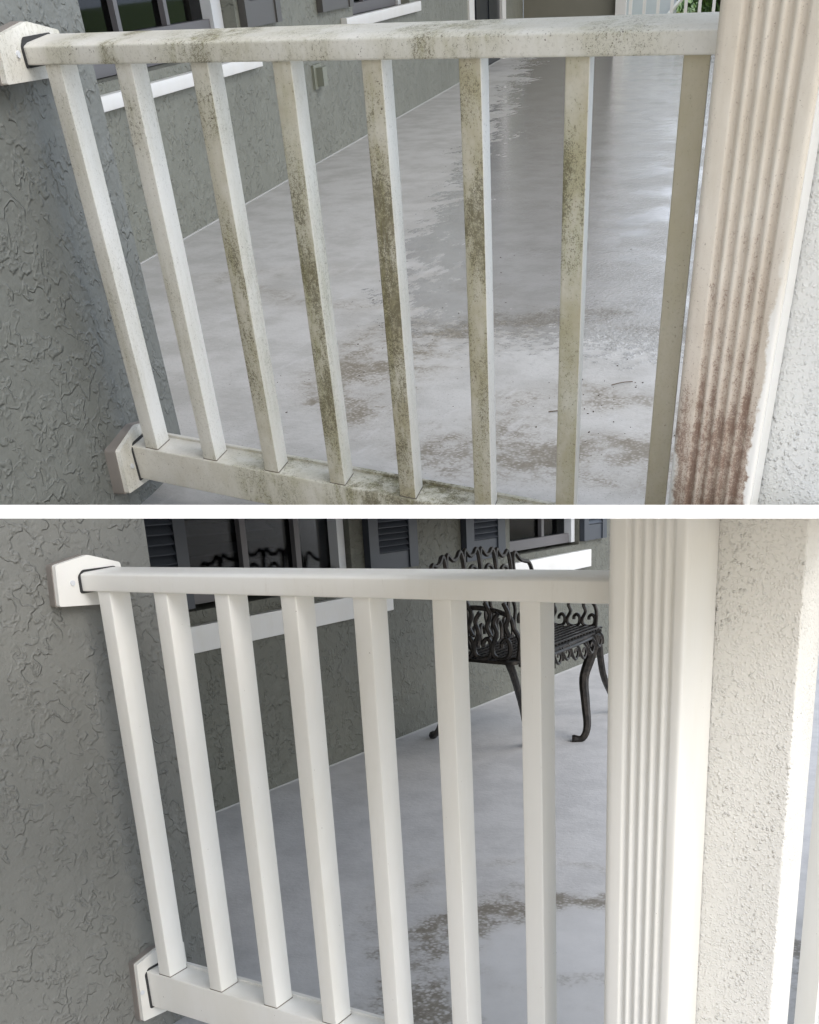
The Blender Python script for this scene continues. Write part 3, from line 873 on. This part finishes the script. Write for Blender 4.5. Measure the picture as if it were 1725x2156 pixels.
def shrub(name, label, centre, size, nleaf, leaf, mat, M, seed, group=None, frond=False):
    rnd = random.Random(seed)
    R = root(name, M, (centre[0], centre[1], centre[2]), label, 'shrub' if not frond else 'plant', group)
    v, f = [], []
    c = Vector(centre) + Vector((0, 0, size[2] * 0.5))
    if not frond:
        lumps = [(Vector((rnd.uniform(-.4, .4) * size[0], rnd.uniform(-.35, .35) * size[1], rnd.uniform(-.42, .3) * size[2])), rnd.uniform(.20, .36)) for _ in range(13)]
        for i in range(nleaf):
            lc, lr = rnd.choice(lumps)
            d = Vector((rnd.gauss(0, 1), rnd.gauss(0, 1), rnd.gauss(0, 1))).normalized() * (rnd.random() ** 0.4)
            p = c + lc + Vector((d.x * size[0] * lr, d.y * size[1] * lr, d.z * size[2] * lr))
            q = Euler((rnd.uniform(0, 6), rnd.uniform(0, 6), rnd.uniform(0, 6))).to_matrix()
            L = leaf * rnd.uniform(.6, 1.3)
            b = len(v)
            v += [p + q @ Vector(t) for t in ((-L, 0, 0), (0, -L * .45, L * .1), (L, 0, 0), (0, L * .45, L * .1))]
            f.append([b, b + 1, b + 2, b + 3])
        make('foliage', v, f, mat, M, R, 1, smooth=False)
        st = MB_()
        for k in range(6):
            an = k * 1.05
            st.add(*tube([Vector(centre), c + Vector((math.cos(an) * size[0] * .25, math.sin(an) * size[1] * .25, 0))], lambda t: .02 * (1 - .6 * t), 5))
        make('stem', st.v, st.f, M_TWIG, M, R, 1)
    else:
        for i in range(nleaf):
            an = rnd.uniform(0, 6.28)
            L = rnd.uniform(.5, 1) * size[0]
            pts = []
            for k in range(6):
                t = k / 5
                pts.append(Vector(centre) + Vector((math.cos(an) * L * t, math.sin(an) * L * t, size[2] * (1.6 * t - 1.1 * t * t) * rnd.uniform(.95, 1.05))))
            w = Vector((-math.sin(an), math.cos(an), 0)) * leaf
            b = len(v)
            for k, p in enumerate(pts):
                ww = w * (1 - k / 5.3)
                v += [p - ww, p + ww]
            f += [[b + 2 * k, b + 2 * k + 1, b + 2 * k + 3, b + 2 * k + 2] for k in range(5)]
        make('frond', v, f, mat, M, R, 1)
    return R
def at_a(n, s, z):
    p = NA * (CW_A + n) + DA * s
    return (p.x, p.y, z)
for k, (n_, s_, sx, sz, lb) in enumerate(((2.45, 14.0, 0.8, 0.95, 'dense green shrub nearest the fluted post behind the far railing'), (1.85, 14.3, 0.8, 1.0, 'dense green shrub in the middle behind the far railing'),
                                          (3.2, 14.6, 1.1, 1.15, 'broad green shrub behind the stained fluted post, past the far railing'), (4.1, 15.5, 1.2, 1.15, 'farthest green shrub past the end of the upper porch'),
                                          (0.8, 18.5, 1.5, 1.5, 'tall green shrub rising behind the pale neighbour wall'))):
    shrub('shrub', lb, at_a(n_, s_, ZA - 0.1), (sx, sx, sz), 3800, 0.045, M_LEAF, MA, 20 + k, 'shrubs behind the far railing')
shrub('spiky_plant', 'yellowish spiky plant between pale wall and green shrubs behind the far railing', at_a(1.50, 13.7, ZA - 0.1), (0.24, 0.24, 0.40), 60, 0.008, M_FROND, MA, 5, frond=True)

# litter on the upper floor
def on_floor(pts, z):
    return [(x, y, z) for x, y in pts]
make('twig', *tube(smoothline([(-0.842, 2.193, ZA + .003), (-0.825, 2.215, ZA + .004), (-0.806, 2.232, ZA + .003)], 4), 0.0011, 5), M_TWIG, MA, None, 1, label='short straight brown twig on wet floor right of the seventh mouldy baluster', cat='twig')
make('pine_needle', *tube(smoothline([(-0.905, 1.985, ZA + .003), (-0.875, 2.01, ZA + .004), (-0.862, 2.04, ZA + .005), (-0.868, 2.07, ZA + .004)], 6), 0.0013, 5), M_TWIG, MA, None, 1, label='thin curved pine needle on the floor left of the seventh mouldy baluster', cat='needle')
rnd = random.Random(3)
bits = MB_()
for k in range(150):
    x = rnd.uniform(-1.9, -0.45)
    y = 1.75 + (rnd.random() ** 1.3) * 2.0
    if k % 3 == 0:
        x, y = rnd.gauss(-0.75, 0.13), rnd.gauss(2.0, 0.22)
    s_ = rnd.uniform(0.0008, 0.0024)
    an = rnd.uniform(0, 3.14)
    ax = Vector((math.cos(an), math.sin(an), 0)) * s_ * rnd.uniform(1, 2.6)
    ay = Vector((-math.sin(an), math.cos(an), 0)) * s_
    bits.add(*boxg(Vector((x, y, ZA + 0.0004)), ax, ay, Vector((0, 0, s_ * 0.5))))
make('floor_debris', bits.v, bits.f, M_BITS, MA, None, 1, kind='stuff', label='scattered dark grit and leaf crumbs on the wet upper porch floor', cat='debris', smooth=False)

# ================================================================== LOWER PORCH (cleaned)
ZB = -1.05
YB = 1.15
CBLK_B, CW_B = -1.4826, -2.435
bxb = [-1.385 + 0.1346 * k for k in range(7)]
railing(MB, -1, 'porch_railing', 'clean white porch railing below the white board, its seven balusters freshly washed',
        YB, [(1.15, -0.1515), (1.15, -0.1235), (1.158, -0.120), (1.222, -0.1165), (1.222, -0.1515)],
        [(1.15, -0.9695), (1.15, -0.8907), (1.208, -0.8907), (1.208, -0.9695)],
        bxb, 0.0300, lambda x, w: [(x, 1.153), (x + w, 1.153), (x + w, 1.198), (x, 1.198)],
        -0.150, -0.8915, -0.42, NB, CBLK_B, dict(top=M_WHITE, bottom=M_WHITE, bal=[M_WHITE] * 7, plate=M_WHITE, lip=M_WHITE),
        [([(1.047, -0.172), (1.052, -0.104), (1.119, -0.092), (1.186, -0.110), (1.192, -0.182)], (1.15, -0.1515, 1.222, -0.120)),
         ([(1.072, -0.992), (1.078, -0.868), (1.132, -0.857), (1.20, -0.870), (1.20, -1.005)], (1.15, -0.9695, 1.208, -0.8907))],
        (-1.45, 1.18, -0.97))
flute_post(MB, -1, 'fluted_post', 'clean cream fluted post at the right end of the washed railing', -0.4345, -0.339, 1.10, 1.225, ZB, 0.1, M_WHITE, None, fl=(0.29, 0.42, 0.55, 0.68, 0.81))
pier(MB, -1, 'stucco_column', 'cream beaded stucco column right of the clean fluted post', -0.41, -0.234, 1.2265, 1.355, ZB, 0.1, M_BEAD, 0.055, 0.004)
wing('stucco_wing_wall', 'grey trowelled stucco wall at the left end of the washed railing', MB, -1, NB, DB, CBLK_B, -0.5, 1.272, 1.03, 0.05, ZB - 0.2, 0.2, M_STUCCO_B_NEAR)

holes_b = [(1.5, 3.085, -0.362, 0.3), (4.36, 5.158, -0.362, 0.3)]
wall_panel('house_wall', NB, DB, CW_B, 0.3, 0.8, 11.0, ZB, 0.3, holes_b, M_STUCCO_B_SHADED, MB, -1, 'grey green stucco house wall with two shuttered windows behind the washed railing')
window(MB, -1, NB, DB, CW_B, 1.5, 3.085, -0.350, 0.3, (2.555, 2.833), 'larger dark window in the lower porch, over the long white sill', 0.07, bott=0.05, frame_r=0.045)
window(MB, -1, NB, DB, CW_B, 4.36, 5.158, -0.350, 0.3, (4.81,), 'smaller dark window above the scrolled bench', 0.07, bott=0.05, frame_r=0.045)
for s0_, s1_ in ((1.5, 3.085), (4.36, 5.158)):
    pass
sill(MB, -1, NB, DB, CW_B, 2.0, 3.306, -0.491, -0.405, 'long white sill band behind the washed balusters')
sill(MB, -1, NB, DB, CW_B, 4.30, 5.262, -0.490, -0.395, 'white sill band behind the scrolled bench')
shutter(MB, -1, NB, DB, CW_B, 1.86, 2.221, -0.349, 0.2, M_SHUT_B, 'slate blue louvered shutter beside the stucco wing wall in the lower porch', 0.05, -0.30, 0.030)
shutter(MB, -1, NB, DB, CW_B, 3.168, 3.506, -0.330, 0.2, M_SHUT_B, 'slate blue louvered shutter right of the larger lower window', 0.062, -0.262, 0.024)
shutter(MB, -1, NB, DB, CW_B, 3.90, 4.262, -0.350, 0.2, M_SHUT_B, 'slate blue louvered shutter left of the smaller lower window, above the bench', 0.07, -0.262, 0.026)
shutter(MB, -1, NB, DB, CW_B, 5.165, 5.475, -0.345, 0.2, M_SHUT_B, 'slate blue shutter right of the smaller lower window, next to the fluted post', 0.06, -0.262, 0.03)
fl = [NB * (CW_B - 0.05) + DB * 0.3, NB * (CW_B - 0.05) + DB * 11, Vector((-0.2, 11, 0)), Vector((-0.2, 0.6, 0))]
fv = [Vector((p.x, p.y, ZB)) for p in fl] + [Vector((p.x, p.y, ZB - 0.14)) for p in fl]
make('porch_floor', fv, [[0, 1, 2, 3], [7, 6, 5, 4], [0, 4, 5, 1], [1, 5, 6, 2], [2, 6, 7, 3], [3, 7, 4, 0]], M_FLOOR_B, MB, None, -1, kind='structure', smooth=False)
make('caulk_line', *wbox(NB, DB, CW_B - 0.001, CW_B + 0.005, 0.9, 10.9, ZB + 0.0005, ZB + 0.004), bpy.data.materials['caulk'], MB, None, -1, kind='structure')

# second railing, right of the stucco column, seen almost edge-on
r2 = root('porch_railing', MB, (-0.25, 1.45, ZB), 'edge-on white railing at the far right behind the cream stucco column', 'railing')
make('end_post', *box(-0.275, -0.2515, 1.42, 1.46, -1.0, 0.1), M_WHITE, MB, r2, -1)
make('baluster', *box(-0.2475, -0.215, 1.50, 1.532, -0.93, -0.12), M_WHITE, MB, r2, -1)
make('baluster', *box(-0.2475, -0.215, 1.64, 1.672, -0.93, -0.12), M_WHITE, MB, r2, -1)
make('bottom_rail', *box(-0.250, -0.20, 1.462, 2.9, -1.0, -0.93), M_WHITE, MB, r2, -1)
make('top_rail', *box(-0.2505, -0.20, 1.462, 2.9, -0.19, -0.12), M_WHITE, MB, r2, -1)

# soffit of the lower porch, flush with the underside of the divider board
sf = MB.inverted()
P0 = lambda xr, d: sf @ (CAM + CAM_X * xr + run * d - BOARD_N * 0.004)
sp = [P0(-3.2, 2.0), P0(-3.2, 9.5), P0(1.6, 9.5), P0(-0.15, 2.0)]
up_ = BOARD_N * 0.012
make('porch_ceiling', [p for p in sp] + [p + up_ for p in sp], [[0, 1, 2, 3], [7, 6, 5, 4], [0, 4, 5, 1], [1, 5, 6, 2], [2, 6, 7, 3], [3, 7, 4, 0]], M_WHITE2, MB, None, 0, kind='structure', smooth=False)

# ------------------------------------------------------------------ the cast metal bench
bench = root('garden_bench', MB, (-1.75, 3.5, ZB), 'ornate dark cast metal bench with scrolled back, behind the sixth and seventh washed balusters', 'bench')
ZS = -0.615
# seat: woven slab, bowed front
seat_out = [(-1.81, 3.09), (-1.56, 3.06), (-1.535, 3.2), (-1.53, 3.5), (-1.54, 3.78), (-1.60, 3.90), (-1.83, 3.92)]
so = bevel_poly(seat_out, 0.03, 3)
make('seat_frame', *prism(so, lambda a, b, t: (a, b, t), ZS - 0.012, ZS), M_IRON, MB, bench, -1)
lat = MB_()
for k in range(26):
    y = 3.11 + k * 0.031
    lat.add(*boxg((-1.80, y, ZS), (0.24, 0.012, 0), (0, 0.009, 0), (0, 0, 0.006)))
for k in range(9):
    x = -1.80 + k * 0.029
    lat.add(*boxg((x, 3.09, ZS + 0.0065), (0, 0.80, 0), (0.009, 0, 0), (0, 0, 0.005)))
make('seat_lattice', lat.v, lat.f, M_IRON, MB, bench, -1)
def loop(fn, w, h, r=0.0085, mirror=False):
    """a pear shaped loop whose right strand curls inward at the bottom; fn(a, b) -> 3D"""
    m = -1 if mirror else 1
    P = [(-.10, 1.0), (-.34, .80), (-.20, .55), (-.42, .28), (-.36, .07), (0, 0), (.36, .07), (.44, .30), (.26, .44), (.05, .36), (.04, .25)]
    return tube(smoothline([fn(m * a * w, b * h) for a, b in P], 4), r, 6)
def loop2(fn, w, h, r=0.0085):
    P = [(.15, 1.0), (.40, .78), (.24, .58), (.42, .40)]
    return tube(smoothline([fn(a * w, b * h) for a, b in P], 4), r, 6)
# near arm panel
def near_fn(x0):
    return lambda a, b: (x0 + a, 3.085 - 0.01, ZS + 0.006 + b)
for x0 in (-1.765, -1.69, -1.615):
    make('scroll', *loop(near_fn(x0), 0.082, 0.165), M_IRON, MB, bench, -1)
    make('scroll', *loop2(near_fn(x0), 0.082, 0.20), M_IRON, MB, bench, -1)
make('arm_rest', *tube(smoothline([(-1.86, 3.07, -0.43), (-1.80, 3.08, -0.432), (-1.70, 3.08, -0.430), (-1.63, 3.085, -0.442), (-1.585, 3.09, -0.462), (-1.573, 3.095, -0.50), (-1.553, 3.10, -0.545), (-1.56, 3.10, -0.612)], 5), 0.009, 8), M_IRON, MB, bench, -1)
# far arm panel
def far_fn(x0):
    return lambda a, b: (x0 + a, 3.905, ZS + 0.006 + b)
for x0 in (-1.83, -1.765, -1.695, -1.625):
    make('scroll', *loop(far_fn(x0), 0.068, 0.115, 0.0075), M_IRON, MB, bench, -1)
make('arm_rest', *tube(smoothline([(-1.84, 3.93, -0.46), (-1.70, 3.92, -0.475), (-1.62, 3.91, -0.50), (-1.59, 3.905, -0.54), (-1.592, 3.905, -0.612)], 5), 0.008, 8), M_IRON, MB, bench, -1)
# back panel: crest of leafy arches with loops below, leaning to the house wall
crest = [(2.955, -0.300), (3.015, -0.262), (3.104, -0.255), (3.243, -0.247), (3.366, -0.251), (3.495, -0.265), (3.631, -0.288), (3.775, -0.350)]
def back_pt(y, z):
    t = (z - ZS) / 0.36
    return (-1.80 - 0.035 * t, y, z)
segs = [(2.965, 3.075), (3.075, 3.205), (3.205, 3.33), (3.33, 3.455), (3.455, 3.58), (3.60, 3.775)]
def crest_z(y):
    for (a, za), (b, zb_) in zip(crest, crest[1:]):
        if a <= y <= b:
            return za + (zb_ - za) * (y - a) / (b - a)
    return crest[0][1] if y < crest[0][0] else crest[-1][1]
for a, b in segs:
    w = b - a
    last = b > 3.7
    pts = [(a + .02 * w, crest_z(a + .1 * w) - .115), (a + .02 * w, crest_z(a + .1 * w) - .03), (a + .14 * w, crest_z(a + .15 * w) + .008),
           (a + .38 * w, crest_z(a + .4 * w) - (.014 if not last else .004)), (a + .62 * w, crest_z(a + .6 * w) - (.012 if not last else 0)), (a + .85 * w, crest_z(a + .85 * w) + .008), (a + .98 * w, crest_z(b) - .03), (a + .96 * w, crest_z(b) - .115)]
    make('crest_arch', *tube(smoothline([back_pt(*p) for p in pts], 5), 0.0085, 6), M_IRON, MB, bench, -1)
    zc = crest_z((a + b) / 2)
    pts = [(a + .22 * w, zc - .14), (a + .24 * w, zc - .085), (a + .42 * w, zc - .055), (a + .66 * w, zc - .06), (a + .80 * w, zc - .09), (a + .78 * w, zc - .14)]
    make('inner_arch', *tube(smoothline([back_pt(*p) for p in pts], 4), 0.0075, 6), M_IRON, MB, bench, -1)
for k in range(9):
    y0 = 3.02 + k * 0.096
    def bf(a, b, y0=y0):
        return back_pt(y0 + a, ZS + 0.006 + b)
    make('scroll', *loop(bf, 0.09, 0.20, 0.0075, mirror=bool(k % 2)), M_IRON, MB, bench, -1)
make('back_rail', *tube([back_pt(2.98, ZS + .21), back_pt(3.4, ZS + .215), back_pt(3.85, ZS + .20)], 0.007, 6), M_IRON, MB, bench, -1)
# apron of leaf scrolls along the front edge
ap = MB_()
rnd = random.Random(11)
for k in range(9):
    y = 3.13 + k * 0.082
    zc = ZS - 0.045 - 0.012 * math.sin(k * 1.3)
    P = [(-1.535, y - .035, zc + .030), (-1.53, y - .015, zc - .010), (-1.53, y + .012, zc - .022), (-1.53, y + .03, zc + .0), (-1.53, y + .012, zc + .018), (-1.53, y - .002, zc + .004)]
    ap.add(*tube(smoothline(P, 4), lambda t: .0075 * (1 - .45 * t), 5))
    P = [(-1.535, y + .025, zc + .034), (-1.53, y + .045, zc + .012), (-1.53, y + .05, zc - .018)]
    ap.add(*tube(smoothline(P, 4), .006, 5))
ap.add(*tube(smoothline([(-1.545, 3.08, ZS - .014), (-1.53, 3.3, ZS - .014), (-1.53, 3.6, ZS - .014), (-1.545, 3.83, ZS - .014)], 5), .006, 6))
make('apron', ap.v, ap.f, M_IRON, MB, bench, -1)
def leg(pts, r0, r1):
    return tube(smoothline(pts, 6), lambda t: r0 * (1 - t) + r1 * t + .006 * math.exp(-((t - .97) / .05) ** 2), 8)
make('leg', *leg([(-1.545, 3.79, ZS - .01), (-1.560, 3.77, ZS - .10), (-1.575, 3.74, -0.80), (-1.555, 3.71, -0.90), (-1.535, 3.68, -0.99), (-1.545, 3.655, -1.036), (-1.585, 3.64, -1.041)], .026, .013), M_IRON, MB, bench, -1)
make('leg', *leg([(-1.80, 3.12, ZS - .01), (-1.87, 3.19, -.72), (-2.0, 3.31, -.88), (-2.11, 3.42, -1.0), (-2.178, 3.48, -1.04)], .018, .013), M_IRON, MB, bench, -1)
make('leg', *leg([(-1.60, 3.10, ZS - .01), (-1.60, 3.14, -.68), (-1.64, 3.28, -.82), (-1.69, 3.42, -.96), (-1.72, 3.51, -1.04)], .015, .012), M_IRON, MB, bench, -1)
make('leg', *leg([(-1.58, 3.90, ZS - .01), (-1.585, 3.93, -.70), (-1.60, 4.02, -.84), (-1.60, 4.12, -.95), (-1.60, 4.20, -1.04)], .018, .012), M_IRON, MB, bench, -1)
